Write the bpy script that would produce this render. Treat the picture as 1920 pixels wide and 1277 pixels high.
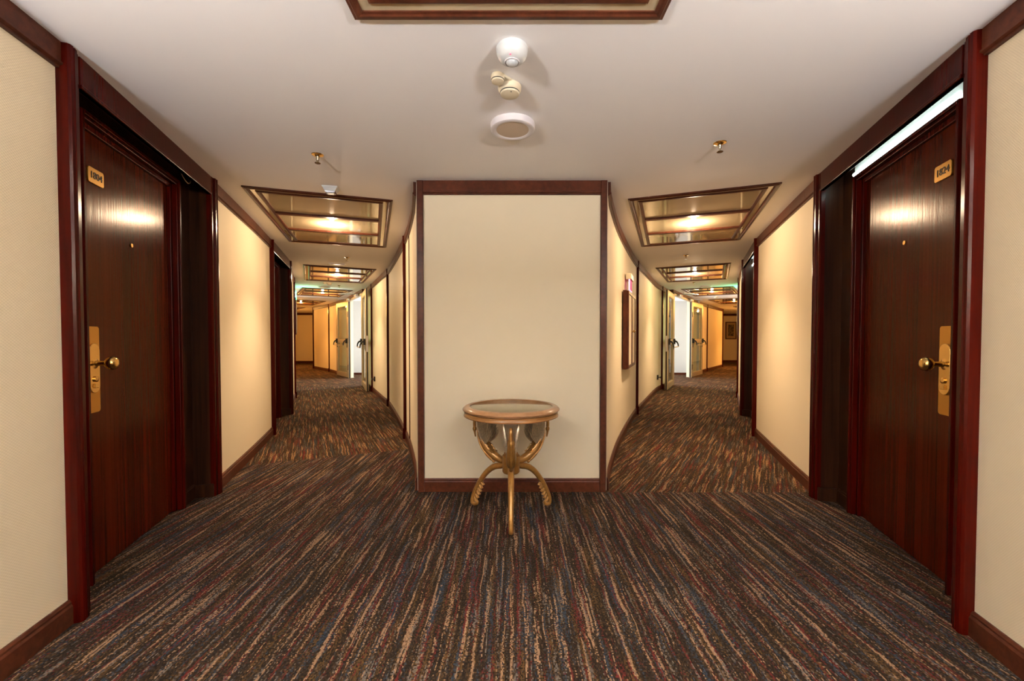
import bpy, bmesh, math, random
from mathutils import Vector, Matrix
random.seed(7)
PI = math.pi
C = bpy.context.scene.collection
SC = bpy.context.scene
for o in list(bpy.data.objects):
    bpy.data.objects.remove(o, do_unlink=True)

# ------------------------------------------------------------------ camera
H = 2.268            # ceiling height
CAMZ = 1.13
FPX, PITCH = 800.0, math.radians(1.3)
cam_d = bpy.data.cameras.new('camera')
cam = bpy.data.objects.new('camera', cam_d)
C.objects.link(cam)
cam.location = (0, 0, CAMZ)
cam.rotation_euler = (PI/2 - PITCH, 0, 0)
cam_d.sensor_width = 36.0
cam_d.lens = FPX/1920*36.0
cam_d.shift_y = (634 + FPX*math.tan(PITCH) - 638.5)/1920
cam_d.clip_start = 0.05
SC.camera = cam

# ------------------------------------------------------------------ world, exposure, daylight and added lights
SC.view_settings.view_transform = 'Standard'
SC.view_settings.look = 'None'
SC.view_settings.gamma = 1.0
SC.view_settings.use_curve_mapping = False
SC.view_settings.exposure = 0.9
w = bpy.data.worlds.new('world'); SC.world = w
w.use_nodes = True
w.node_tree.nodes['Background'].inputs[0].default_value = (0.75, 0.85, 1.0, 1)
w.node_tree.nodes['Background'].inputs[1].default_value = 0.02

def area(name, loc, rot, sx, sy, power, col):
    d = bpy.data.lights.new(name, 'AREA'); d.shape = 'RECTANGLE'; d.size = sx; d.size_y = sy
    d.energy = power; d.color = col
    o = bpy.data.objects.new(name, d); C.objects.link(o)
    o.location = loc; o.rotation_euler = rot
    return o
WARM = (1.0, 0.64, 0.33)
SOFTWARM = (1.0, 0.74, 0.49)
# added cool light behind the photographer, set at an unseen window opening
area('added_back_light', (0, -2.92, 1.35), (PI/2, 0, 0), 2.3, 1.5, 6, (0.90, 0.94, 1.0))
# added upward lights behind the photographer, without fixtures, brightening near ceiling and walls
area('added_uplight', (-1.40, -0.55, 1.62), (PI, 0, 0), 0.22, 0.30, 102, (0.97, 0.99, 1.06))
area('added_uplight', (1.40, -0.55, 1.62), (PI, 0, 0), 0.22, 0.30, 102, (0.97, 0.99, 1.06))
# daylight from the tall windows of the stair lobby, shining out through the glass fire doors
area('lobby_daylight', (-1.3, 12.62, 1.05), (PI/2, 0, math.radians(118)), 0.8, 1.7, 150, (0.88, 0.94, 1.0))
area('lobby_daylight', (1.7, 12.62, 1.05), (PI/2, 0, math.radians(-118)), 0.8, 1.7, 150, (0.88, 0.94, 1.0))

# ------------------------------------------------------------------ materials
def new_mat(name):
    m = bpy.data.materials.new(name); m.use_nodes = True
    nt = m.node_tree
    return m, nt, nt.nodes['Principled BSDF'], nt.links

def N(nt, t, **kw):
    n = nt.nodes.new(t)
    for k, v in kw.items(): setattr(n, k, v)
    return n

def simple(name, col, rough=0.5, metal=0.0, spec=0.5, coat=0.0, emit=None, est=0.0, trans=0.0, ior=1.45,
           bump=0.0, bscale=200.0, var=0.0):
    m, nt, b, L = new_mat(name)
    b.inputs['Base Color'].default_value = (*col, 1)
    b.inputs['Roughness'].default_value = rough
    b.inputs['Metallic'].default_value = metal
    b.inputs['Specular IOR Level'].default_value = spec
    b.inputs['Coat Weight'].default_value = coat
    b.inputs['Coat Roughness'].default_value = 0.05
    b.inputs['Transmission Weight'].default_value = trans
    b.inputs['IOR'].default_value = ior
    if emit:
        b.inputs['Emission Color'].default_value = (*emit, 1)
        b.inputs['Emission Strength'].default_value = est
    if bump or var:
        tc = N(nt, 'ShaderNodeTexCoord'); nz = N(nt, 'ShaderNodeTexNoise')
        nz.inputs['Scale'].default_value = bscale; nz.inputs['Detail'].default_value = 4
        L.new(tc.outputs['Object'], nz.inputs['Vector'])
        if bump:
            bp = N(nt, 'ShaderNodeBump'); bp.inputs['Strength'].default_value = bump; bp.inputs['Distance'].default_value = 0.002
            L.new(nz.outputs['Fac'], bp.inputs['Height']); L.new(bp.outputs['Normal'], b.inputs['Normal'])
        if var:
            mx = N(nt, 'ShaderNodeMix', data_type='RGBA')
            mx.inputs['A'].default_value = (*[c*(1-var) for c in col], 1)
            mx.inputs['B'].default_value = (*[min(1, c*(1+var)) for c in col], 1)
            L.new(nz.outputs['Fac'], mx.inputs['Factor']); L.new(mx.outputs['Result'], b.inputs['Base Color'])
    return m

def ramp(nt, stops, interp='LINEAR'):
    r = N(nt, 'ShaderNodeValToRGB'); cr = r.color_ramp; cr.interpolation = interp
    while len(cr.elements) < len(stops): cr.elements.new(0.5)
    for e, (p, c) in zip(cr.elements, stops):
        e.position = p; e.color = (*c, 1) if len(c) == 3 else c
    return r

def wood(name, dark, light, rough=0.28, grain=(55, 55, 1.6), bump=0.25, coat=0.25, spec=0.5):
    m, nt, b, L = new_mat(name)
    tc = N(nt, 'ShaderNodeTexCoord'); mp = N(nt, 'ShaderNodeMapping')
    mp.inputs['Scale'].default_value = grain
    L.new(tc.outputs['Object'], mp.inputs['Vector'])
    n1 = N(nt, 'ShaderNodeTexNoise'); n1.inputs['Scale'].default_value = 1.0; n1.inputs['Detail'].default_value = 6
    n1.inputs['Roughness'].default_value = 0.6; n1.inputs['Distortion'].default_value = 0.6
    L.new(mp.outputs['Vector'], n1.inputs['Vector'])
    mp2 = N(nt, 'ShaderNodeMapping'); mp2.inputs['Scale'].default_value = tuple(g*0.12 for g in grain)
    L.new(tc.outputs['Object'], mp2.inputs['Vector'])
    n2 = N(nt, 'ShaderNodeTexNoise'); n2.inputs['Scale'].default_value = 1.0; n2.inputs['Detail'].default_value = 3
    L.new(mp2.outputs['Vector'], n2.inputs['Vector'])
    ad = N(nt, 'ShaderNodeMath', operation='ADD'); L.new(n1.outputs['Fac'], ad.inputs[0]); L.new(n2.outputs['Fac'], ad.inputs[1])
    r = ramp(nt, [(0.75, dark), (1.3 if False else 1.0, light)])
    mr = N(nt, 'ShaderNodeMapRange'); mr.inputs['From Min'].default_value = 0.72; mr.inputs['From Max'].default_value = 1.28
    L.new(ad.outputs[0], mr.inputs['Value'])
    r.color_ramp.elements[0].position = 0.0; r.color_ramp.elements[1].position = 1.0
    L.new(mr.outputs['Result'], r.inputs['Fac']); L.new(r.outputs['Color'], b.inputs['Base Color'])
    b.inputs['Roughness'].default_value = rough
    b.inputs['Specular IOR Level'].default_value = spec
    b.inputs['Coat Weight'].default_value = coat; b.inputs['Coat Roughness'].default_value = 0.12
    bp = N(nt, 'ShaderNodeBump'); bp.inputs['Strength'].default_value = bump; bp.inputs['Distance'].default_value = 0.0012
    L.new(n1.outputs['Fac'], bp.inputs['Height']); L.new(bp.outputs['Normal'], b.inputs['Normal'])
    return m

def wallpaper(name, col):
    m, nt, b, L = new_mat(name)
    tc = N(nt, 'ShaderNodeTexCoord')
    # fine basket weave: a checker of raised threads
    sp = N(nt, 'ShaderNodeSeparateXYZ'); L.new(tc.outputs['Object'], sp.inputs['Vector'])
    ax = N(nt, 'ShaderNodeMath', operation='ADD'); L.new(sp.outputs['X'], ax.inputs[0]); L.new(sp.outputs['Y'], ax.inputs[1])
    def wave(src, k):
        mu = N(nt, 'ShaderNodeMath', operation='MULTIPLY'); mu.inputs[1].default_value = k; L.new(src, mu.inputs[0])
        s = N(nt, 'ShaderNodeMath', operation='SINE'); L.new(mu.outputs[0], s.inputs[0]); return s
    k = 2*PI/0.0105
    pr = N(nt, 'ShaderNodeMath', operation='MULTIPLY')
    L.new(wave(ax.outputs[0], k).outputs[0], pr.inputs[0]); L.new(wave(sp.outputs['Z'], k).outputs[0], pr.inputs[1])
    nz = N(nt, 'ShaderNodeTexNoise'); nz.inputs['Scale'].default_value = 420; nz.inputs['Detail'].default_value = 3
    L.new(tc.outputs['Object'], nz.inputs['Vector'])
    ad = N(nt, 'ShaderNodeMath', operation='MULTIPLY_ADD'); ad.inputs[1].default_value = 0.8
    L.new(nz.outputs['Fac'], ad.inputs[0]); L.new(pr.outputs[0], ad.inputs[2])
    mr = N(nt, 'ShaderNodeMapRange'); mr.inputs['From Min'].default_value = -0.8; mr.inputs['From Max'].default_value = 1.6
    L.new(ad.outputs[0], mr.inputs['Value'])
    mx = N(nt, 'ShaderNodeMix', data_type='RGBA')
    mx.inputs['A'].default_value = (*[c*0.92 for c in col], 1); mx.inputs['B'].default_value = (*[min(1, c*1.06) for c in col], 1)
    L.new(mr.outputs['Result'], mx.inputs['Factor']); L.new(mx.outputs['Result'], b.inputs['Base Color'])
    b.inputs['Roughness'].default_value = 0.62; b.inputs['Specular IOR Level'].default_value = 0.3
    bp = N(nt, 'ShaderNodeBump'); bp.inputs['Strength'].default_value = 0.25; bp.inputs['Distance'].default_value = 0.0008
    L.new(ad.outputs[0], bp.inputs['Height']); L.new(bp.outputs['Normal'], b.inputs['Normal'])
    return m

def carpet(name, angle, tint=(1, 1, 1)):
    """striped cut pile: tuft cells coloured by stretched noise, dithered tuft by tuft"""
    m, nt, b, L = new_mat(name)
    tc = N(nt, 'ShaderNodeTexCoord')
    mp = N(nt, 'ShaderNodeMapping'); mp.inputs['Rotation'].default_value = (0, 0, angle)
    L.new(tc.outputs['Object'], mp.inputs['Vector'])
    sp = N(nt, 'ShaderNodeSeparateXYZ'); L.new(mp.outputs['Vector'], sp.inputs['Vector'])
    def snap(src, s):
        n = N(nt, 'ShaderNodeMath', operation='SNAP'); n.inputs[1].default_value = s; L.new(src, n.inputs[0]); return n.outputs[0]
    # wandering of the stripes
    wn = N(nt, 'ShaderNodeTexNoise'); wn.inputs['Scale'].default_value = 7.0; wn.inputs['Detail'].default_value = 2
    L.new(mp.outputs['Vector'], wn.inputs['Vector'])
    wob = N(nt, 'ShaderNodeMath', operation='MULTIPLY_ADD'); wob.inputs[1].default_value = 0.022
    L.new(wn.outputs['Fac'], wob.inputs[0]); L.new(sp.outputs['X'], wob.inputs[2])
    cx = snap(wob.outputs[0], 0.0042); cy = snap(sp.outputs['Y'], 0.0062)
    cell = N(nt, 'ShaderNodeCombineXYZ'); L.new(cx, cell.inputs['X']); L.new(cy, cell.inputs['Y'])
    white = N(nt, 'ShaderNodeTexWhiteNoise', noise_dimensions='2D')
    L.new(cell.outputs[0], white.inputs['Vector'])
    def streak(fx, fy, off, lo, hi, dither, seed):
        mpx = N(nt, 'ShaderNodeMapping'); mpx.inputs['Scale'].default_value = (fx, fy, 1); mpx.inputs['Location'].default_value = (off, off*1.7, 0)
        L.new(cell.outputs[0], mpx.inputs['Vector'])
        nz = N(nt, 'ShaderNodeTexNoise', noise_dimensions='2D'); nz.inputs['Scale'].default_value = 1.0; nz.inputs['Detail'].default_value = 2.5
        nz.inputs['Roughness'].default_value = 0.6
        L.new(mpx.outputs['Vector'], nz.inputs['Vector'])
        w2 = N(nt, 'ShaderNodeTexWhiteNoise', noise_dimensions='3D')
        cb = N(nt, 'ShaderNodeVectorMath', operation='ADD'); cb.inputs[1].default_value = (0, 0, seed); L.new(cell.outputs[0], cb.inputs[0])
        L.new(cb.outputs[0], w2.inputs['Vector'])
        ma = N(nt, 'ShaderNodeMath', operation='MULTIPLY_ADD'); ma.inputs[1].default_value = dither
        L.new(w2.outputs['Value'], ma.inputs[0]); L.new(nz.outputs['Fac'], ma.inputs[2])
        mr = N(nt, 'ShaderNodeMapRange'); mr.inputs['From Min'].default_value = lo + dither*0.5; mr.inputs['From Max'].default_value = hi + dither*0.5
        L.new(ma.outputs[0], mr.inputs['Value']); return mr.outputs['Result']
    base = ramp(nt, [(0.0, (0.011, 0.007, 0.0048)), (0.5, (0.019, 0.0118, 0.0076)), (0.85, (0.028, 0.0165, 0.0095)), (1.0, (0.045, 0.026, 0.012))])
    L.new(white.outputs['Value'], base.inputs['Fac'])
    cur = base.outputs['Color']
    for col, a in (((0.075, 0.040, 0.013), (44, 1.6, 3.1, 0.57, 0.70, 0.30, 1.0)),
                   ((0.022, 0.031, 0.043), (38, 1.3, 8.3, 0.60, 0.68, 0.26, 2.0)),
                   ((0.085, 0.013, 0.011), (52, 1.5, 15.7, 0.61, 0.67, 0.20, 3.0)),
                   ((0.225, 0.135, 0.076), (58, 1.7, 23.9, 0.615, 0.655, 0.15, 4.0)),
                   ((0.105, 0.088, 0.072), (64, 2.4, 31.3, 0.64, 0.71, 0.22, 5.0))):
        f = streak(*a)
        mx = N(nt, 'ShaderNodeMix', data_type='RGBA'); mx.inputs['B'].default_value = (*col, 1)
        L.new(f, mx.inputs['Factor']); L.new(cur, mx.inputs['A']); cur = mx.outputs['Result']
    # tuft by tuft brightness
    mul = N(nt, 'ShaderNodeMix', data_type='RGBA', blend_type='MULTIPLY'); mul.inputs['Factor'].default_value = 1.0
    w3 = ramp(nt, [(0, (0.62, 0.62, 0.62)), (1, (1.22, 1.22, 1.22))])
    sh = N(nt, 'ShaderNodeVectorMath', operation='ADD'); sh.inputs[1].default_value = (3.3, 9.1, 0); L.new(cell.outputs[0], sh.inputs[0])
    wn3 = N(nt, 'ShaderNodeTexWhiteNoise', noise_dimensions='2D'); L.new(sh.outputs[0], wn3.inputs['Vector'])
    L.new(wn3.outputs['Value'], w3.inputs['Fac'])
    L.new(cur, mul.inputs['A']); L.new(w3.outputs['Color'], mul.inputs['B'])
    tn = N(nt, 'ShaderNodeMix', data_type='RGBA', blend_type='MULTIPLY'); tn.inputs['Factor'].default_value = 1.0
    tn.inputs['B'].default_value = (*tint, 1); L.new(mul.outputs['Result'], tn.inputs['A'])
    L.new(tn.outputs['Result'], b.inputs['Base Color'])
    b.inputs['Roughness'].default_value = 0.95; b.inputs['Specular IOR Level'].default_value = 0.1
    bp = N(nt, 'ShaderNodeBump'); bp.inputs['Strength'].default_value = 0.5; bp.inputs['Distance'].default_value = 0.003
    L.new(wn3.outputs['Value'], bp.inputs['Height']); L.new(bp.outputs['Normal'], b.inputs['Normal'])
    return m

M = dict(
    paint=simple('ceiling_paint', (0.91, 0.875, 0.85), 0.75, bump=0.06, bscale=60),
    paper=wallpaper('woven_wallpaper', (0.80, 0.685, 0.49)),
    mahog=wood('mahogany', (0.023, 0.0013, 0.0006), (0.062, 0.0038, 0.0014), 0.22, coat=0.0, spec=0.10),
    brownwood=wood('brown_trim_wood', (0.042, 0.011, 0.0055), (0.105, 0.029, 0.013), 0.33, grain=(30, 30, 30), bump=0.08, coat=0.0, spec=0.16),
    doorwood=wood('door_veneer', (0.034, 0.0040, 0.0006), (0.066, 0.0082, 0.0020), 0.19, grain=(70, 70, 1.1), bump=0.4, coat=0.0, spec=0.10),
    recess=wood('recess_veneer', (0.012, 0.0038, 0.0018), (0.046, 0.0155, 0.006), 0.36, grain=(35, 35, 1.3), bump=0.3, coat=0.0, spec=0.12),
    brass=simple('polished_brass', (0.68, 0.44, 0.15), 0.22, 1.0),
    satinbrass=simple('satin_brass', (0.50, 0.27, 0.055), 0.40, 1.0),
    ink=simple('engraved_black', (0.02, 0.015, 0.01), 0.5),
    gloss=simple('glossy_cream_panel', (0.52, 0.41, 0.255), 0.06, coat=1.0, spec=0.9),
    white=simple('white_plastic', (0.62, 0.63, 0.62), 0.3),
    lens=simple('frosted_lens', (0.62, 0.64, 0.65), 0.35),
    ivory=simple('ivory_plastic', (0.72, 0.62, 0.44), 0.38),
    lilac=simple('white_enamel', (0.74, 0.69, 0.70), 0.4),
    diffuser=simple('beige_diffuser', (0.60, 0.47, 0.35), 0.5),
    led_red=simple('red_indicator', (0.6, 0.02, 0.03), 0.3, emit=(1, 0.05, 0.1), est=2.0),
    dark_red=simple('dark_red_window', (0.10, 0.008, 0.015), 0.2),
    chrome=simple('sprinkler_chrome', (0.62, 0.55, 0.40), 0.18, 1.0),
    black=simple('black_plastic', (0.012, 0.012, 0.013), 0.4),
    rubber=simple('black_gasket', (0.008, 0.008, 0.009), 0.6),
    champ=simple('champagne_aluminium', (0.52, 0.40, 0.24), 0.35, 0.55),
    steel=simple('grey_steel', (0.55, 0.55, 0.57), 0.3, 0.9),
    lamp=simple('lit_lamp', (1, 0.9, 0.7), 0.4, emit=(1.0, 0.80, 0.48), est=45.0),
    led=simple('lit_led_strip', (0.9, 1, 1), 0.4, emit=(0.78, 1.0, 0.93), est=14.0),
    exitgreen=simple('lit_green_sign', (0.0, 0.4, 0.2), 0.4, emit=(0.05, 1.0, 0.38), est=14.0),
    exitwhite=simple('lit_white_pictogram', (0.9, 1, 0.95), 0.4, emit=(0.7, 1.0, 0.88), est=5.0),
    pink=simple('lit_magenta_sign', (0.28, 0.015, 0.08), 0.6, spec=0.1, emit=(0.50, 0.05, 0.17), est=0.5),
    pinkedge=simple('lit_sign_edge', (0.40, 0.28, 0.50), 0.3, emit=(0.85, 0.72, 1.0), est=0.5),
    lobbywhite=simple('white_lobby_paint', (0.55, 0.555, 0.57), 0.7),
    gold=simple('antique_gold_paint', (0.34, 0.165, 0.038), 0.33, 0.45, coat=0.25, var=0.35, bscale=60, bump=0.2),
    silver=simple('antique_silver_leaf', (0.66, 0.57, 0.42), 0.32, 0.75, var=0.5, bscale=90, bump=0.3),
    rim=wood('table_rim_wood', (0.20, 0.085, 0.03), (0.42, 0.22, 0.10), 0.3, grain=(14, 14, 40), bump=0.1, coat=0.4),
    apronwood=wood('table_apron_wood', (0.17, 0.07, 0.018), (0.30, 0.135, 0.04), 0.3, grain=(12, 12, 60), bump=0.1, coat=0.5),
    tray=simple('cream_table_panel', (0.56, 0.44, 0.27), 0.3),
    mat=simple('cream_picture_mount', (0.42, 0.30, 0.14), 0.7),
    wire=simple('cream_wire', (0.55, 0.42, 0.25), 0.5),
    carpet0=carpet('striped_carpet_hall', 0.0),
    carpet1=carpet('striped_carpet_left', math.radians(-25.5), (1.25, 1.15, 0.90)),
    carpet2=carpet('striped_carpet_right', math.radians(31), (1.25, 1.15, 0.90)),
    carpet3=carpet('striped_carpet_far_left', math.radians(-40), (1.25, 1.15, 0.90)),
    carpet4=carpet('striped_carpet_far_right', math.radians(42), (1.25, 1.15, 0.90)),
)
def thin_glass(name, tint, ior=1.5):
    m, nt, b, L = new_mat(name); nt.nodes.remove(b); out = nt.nodes['Material Output']
    tr = N(nt, 'ShaderNodeBsdfTransparent'); tr.inputs['Color'].default_value = (*tint, 1)
    gl = N(nt, 'ShaderNodeBsdfGlossy'); gl.inputs['Roughness'].default_value = 0.01
    fr = N(nt, 'ShaderNodeFresnel'); fr.inputs['IOR'].default_value = ior
    mx = N(nt, 'ShaderNodeMixShader'); L.new(fr.outputs[0], mx.inputs[0]); L.new(tr.outputs[0], mx.inputs[1]); L.new(gl.outputs[0], mx.inputs[2])
    ge = N(nt, 'ShaderNodeNewGeometry'); mr = N(nt, 'ShaderNodeMapRange')     # same reflectance on both faces of the pane
    mr.inputs['To Min'].default_value = ior; mr.inputs['To Max'].default_value = 1/ior
    L.new(ge.outputs['Backfacing'], mr.inputs['Value']); L.new(mr.outputs['Result'], fr.inputs['IOR'])
    L.new(mx.outputs[0], out.inputs['Surface']); return m
M['glass'] = thin_glass('door_glass', (0.90, 0.95, 0.92))
M['topglass'] = thin_glass('table_glass', (0.95, 0.965, 0.94))
def art_mat():
    m, nt, b, L = new_mat('ink_drawing')
    tc = N(nt, 'ShaderNodeTexCoord'); mp = N(nt, 'ShaderNodeMapping'); mp.inputs['Scale'].default_value = (26, 26, 9)
    L.new(tc.outputs['Object'], mp.inputs['Vector'])
    nz = N(nt, 'ShaderNodeTexNoise'); nz.inputs['Scale'].default_value = 1.0; nz.inputs['Detail'].default_value = 5
    L.new(mp.outputs['Vector'], nz.inputs['Vector'])
    r = ramp(nt, [(0.47, (0.03, 0.02, 0.012)), (0.56, (0.22, 0.15, 0.07))]); L.new(nz.outputs['Fac'], r.inputs['Fac'])
    L.new(r.outputs['Color'], b.inputs['Base Color']); b.inputs['Roughness'].default_value = 0.6
    return m
M['art'] = art_mat()
M['doorwood'].node_tree.nodes['Principled BSDF'].inputs['Specular Tint'].default_value = (1.0, 0.50, 0.14, 1)   # amber varnish

# ------------------------------------------------------------------ mesh helpers
def obj(name, bm, mat, parent=None, smooth=True, bevel=0.0, sharp=38):
    """links the bmesh (world coordinates, or the parent's own when it sits at the origin) as one mesh object"""
    if parent is not None:
        mw = world_of(parent).inverted()
        bmesh.ops.transform(bm, matrix=mw, verts=bm.verts)
    bmesh.ops.recalc_face_normals(bm, faces=bm.faces)
    me = bpy.data.meshes.new(name); bm.to_mesh(me); bm.free()
    if mat is not None:
        for x in (mat if isinstance(mat, (list, tuple)) else [mat]): me.materials.append(x)
    if smooth:
        for p in me.polygons: p.use_smooth = True
        me.set_sharp_from_angle(angle=math.radians(sharp))
    o = bpy.data.objects.new(name, me); C.objects.link(o)
    if parent is not None: o.parent = parent
    if bevel:
        md = o.modifiers.new('bevel', 'BEVEL'); md.width = bevel; md.segments = 2; md.limit_method = 'ANGLE'
    return o

def world_of(o):
    mt = Matrix.Translation(o.location) @ o.rotation_euler.to_matrix().to_4x4()
    return world_of(o.parent) @ mt if o.parent else mt

def tag(o, label, cat, group=None, kind=None):
    o['label'] = label; o['category'] = cat
    if group: o['group'] = group
    if kind: o['kind'] = kind
    return o

def thing(name, label, cat, loc=(0, 0, 0), rotz=0.0, group=None, kind=None):
    o = bpy.data.objects.new(name, None); C.objects.link(o)
    o.empty_display_size = 0.1
    o.location = loc; o.rotation_euler = (0, 0, rotz)
    return tag(o, label, cat, group, kind)

def struct(name, bm, mat, smooth=True, bevel=0.0):
    o = obj(name, bm, mat, None, smooth, bevel, 18); o['kind'] = 'structure'; return o

def copy_tree(o, parent=None):
    c = o.copy(); C.objects.link(c)
    if parent is not None: c.parent = parent
    for ch in list(o.children): copy_tree(ch, c)
    return c

def dup(o, loc, rotz, label, group=None):
    c = copy_tree(o); c.location = loc; c.rotation_euler = (0, 0, rotz); c['label'] = label
    if group: c['group'] = group
    return c

def box(bm, lo, hi):
    vs = [bm.verts.new((x, y, z)) for z in (lo[2], hi[2]) for (x, y) in ((lo[0], lo[1]), (hi[0], lo[1]), (hi[0], hi[1]), (lo[0], hi[1]))]
    for f in ((0, 1, 2, 3), (4, 5, 6, 7), (0, 1, 5, 4), (1, 2, 6, 5), (2, 3, 7, 6), (3, 0, 4, 7)):
        bm.faces.new([vs[i] for i in f])

def prism(bm, pts, z0, z1):
    n = len(pts)
    a = [bm.verts.new((p[0], p[1], z0)) for p in pts]; b = [bm.verts.new((p[0], p[1], z1)) for p in pts]
    bm.faces.new(a); bm.faces.new(b)
    for i in range(n): bm.faces.new((a[i], a[(i+1) % n], b[(i+1) % n], b[i]))

def normals(pts, side):
    """unit normal at each vertex of the plan polyline; side=+1 is to the left of travel"""
    out = []
    for i in range(len(pts)):
        d = Vector((0, 0))
        if i > 0: d += (Vector(pts[i]) - Vector(pts[i-1])).normalized()
        if i < len(pts)-1: d += (Vector(pts[i+1]) - Vector(pts[i])).normalized()
        d.normalize(); out.append(Vector((-d.y, d.x))*side)
    return out

def sweep(bm, pts, prof, side):
    """closed profile of (offset, z) swept along the plan polyline"""
    ns = normals(pts, side); rings = []
    for p, n in zip(pts, ns):
        rings.append([bm.verts.new((p[0]+n.x*o, p[1]+n.y*o, z)) for o, z in prof])
    k = len(prof)
    for a, b in zip(rings, rings[1:]):
        for i in range(k): bm.faces.new((a[i], a[(i+1) % k], b[(i+1) % k], b[i]))
    bm.faces.new(rings[0]); bm.faces.new(rings[-1])

def catmull(pts, step=0.25):
    P = [Vector(p) for p in pts]; P = [P[0]*2-P[1]] + P + [P[-1]*2-P[-2]]; out = []
    for i in range(1, len(P)-2):
        a, b, c, d = P[i-1], P[i], P[i+1], P[i+2]
        n = max(1, int((c-b).length/step))
        for k in range(n):
            t = k/n
            out.append(0.5*((2*b)+(c-a)*t+(2*a-5*b+4*c-d)*t*t+(3*b-a-3*c+d)*t**3))
    out.append(P[-2]); return [tuple(v) for v in out]

def lathe(bm, prof, seg=48, c=(0, 0, 0), close=True):
    rings = []
    for r, z in prof:
        if r < 1e-6: rings.append([bm.verts.new((c[0], c[1], c[2]+z))])
        else: rings.append([bm.verts.new((c[0]+r*math.cos(2*PI*i/seg), c[1]+r*math.sin(2*PI*i/seg), c[2]+z)) for i in range(seg)])
    for a, b in zip(rings, rings[1:]):
        for i in range(seg):
            j = (i+1) % seg
            if len(a) == 1 and len(b) == 1: continue
            if len(a) == 1: bm.faces.new((a[0], b[i], b[j]))
            elif len(b) == 1: bm.faces.new((a[i], a[j], b[0]))
            else: bm.faces.new((a[i], a[j], b[j], b[i]))

def tube(bm, pts, rad, seg=12, flat=1.0, side=None):
    """tube through 3D points with a radius at each; flat squeezes it along `side`"""
    P = [Vector(p) for p in pts]
    R = rad if isinstance(rad, (list, tuple)) else [rad]*len(P)
    up = None; rings = []
    for i, p in enumerate(P):
        t = (P[min(i+1, len(P)-1)] - P[max(i-1, 0)]).normalized()
        if up is None:
            ref = Vector(side) if side else (Vector((0, 0, 1)) if abs(t.z) < 0.9 else Vector((1, 0, 0)))
            up = (ref - t*ref.dot(t)).normalized()
        else: up = (up - t*up.dot(t)).normalized()
        q = t.cross(up)
        rings.append([bm.verts.new(p + (up*math.cos(2*PI*k/seg)*flat + q*math.sin(2*PI*k/seg))*R[i]) for k in range(seg)])
    for a, b in zip(rings, rings[1:]):
        for k in range(seg): bm.faces.new((a[k], a[(k+1) % seg], b[(k+1) % seg], b[k]))
    bm.faces.new(rings[0]); bm.faces.new(rings[-1])

def smooth_curve(pts, rad, n=5):
    P = [Vector(p) for p in pts]; Q = [P[0]*2-P[1]] + P + [P[-1]*2-P[-2]]
    R = list(rad); RR = [R[0]] + R + [R[-1]]; op, orr = [], []
    for i in range(1, len(Q)-2):
        for k in range(n):
            t = k/n; a, b, c, d = Q[i-1], Q[i], Q[i+1], Q[i+2]
            op.append(0.5*((2*b)+(c-a)*t+(2*a-5*b+4*c-d)*t*t+(3*b-a-3*c+d)*t**3))
            orr.append(RR[i]*(1-t)+RR[i+1]*t)
    op.append(P[-1]); orr.append(R[-1]); return op, orr

def ellipsoid(bm, c, r, seg=14, ring=8, rot=None):
    res = bmesh.ops.create_uvsphere(bm, u_segments=seg, v_segments=ring, radius=1.0)
    m = Matrix.Translation(c) @ (rot.to_4x4() if rot else Matrix.Identity(4)) @ Matrix.Diagonal((*r, 1))
    bmesh.ops.transform(bm, matrix=m, verts=res['verts'])

def text_mesh(name, s, size, mat, parent, mtx, depth=0.0012):
    cu = bpy.data.curves.new(name, 'FONT'); cu.body = s; cu.size = size; cu.align_x = 'CENTER'; cu.align_y = 'CENTER'; cu.extrude = depth
    t = bpy.data.objects.new(name, cu); C.objects.link(t)
    bpy.context.view_layer.update()
    me = bpy.data.meshes.new_from_object(t.evaluated_get(bpy.context.evaluated_depsgraph_get()))
    bpy.data.objects.remove(t); bpy.data.curves.remove(cu)
    bm = bmesh.new(); bm.from_mesh(me); bpy.data.meshes.remove(me)
    bmesh.ops.transform(bm, matrix=mtx, verts=bm.verts)
    return obj(name, bm, mat, parent, smooth=False)

BM = bmesh.new
_n = dict(trim=0, door=0)
def nm(k):
    _n[k] += 1; return '%s_%d' % (k, _n[k])

# ------------------------------------------------------------------ plan (metres, camera at the origin looking along +Y)
L_near = [(-1.50, -2.85), (-1.50, -1.2), (-1.525, -0.2), (-1.58, 0.55), (-1.64, 1.05), (-1.696, 1.385), (-1.752, 1.66)]
R_near = [(1.50, -2.85), (1.50, -1.2), (1.53, -0.2), (1.585, 0.55), (1.65, 1.05), (1.703, 1.385), (1.750, 1.595)]
LA1, LB1 = (-1.733, 1.665), (-2.150, 3.10)
RA1, RB1 = (1.733, 1.595), (2.160, 3.055)
LA2, LB2 = (-2.775, 4.94), (-3.275, 6.31)
RA2, RB2 = (2.785, 4.88), (3.385, 6.27)
L_in = [(-0.70, 3.14), (-0.80, 3.55), (-1.03, 4.32), (-1.19, 4.79), (-1.545, 5.77), (-2.03, 7.04), (-2.26, 7.52), (-2.95, 9.02), (-3.455, 10.05)]
R_in = [(0.70, 3.14), (0.76, 3.38), (1.01, 4.16), (1.275, 4.89), (1.615, 5.77), (1.85, 6.34), (2.19, 7.09), (2.98, 8.84), (3.36, 9.52), (3.765, 10.19)]
L_in2 = [(-4.60, 12.10), (-5.36, 13.2), (-6.14, 14.33), (-7.36, 15.84)]
R_in2 = [(5.14, 12.30), (5.87, 13.4), (6.66, 14.56), (8.24, 16.72)]

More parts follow.
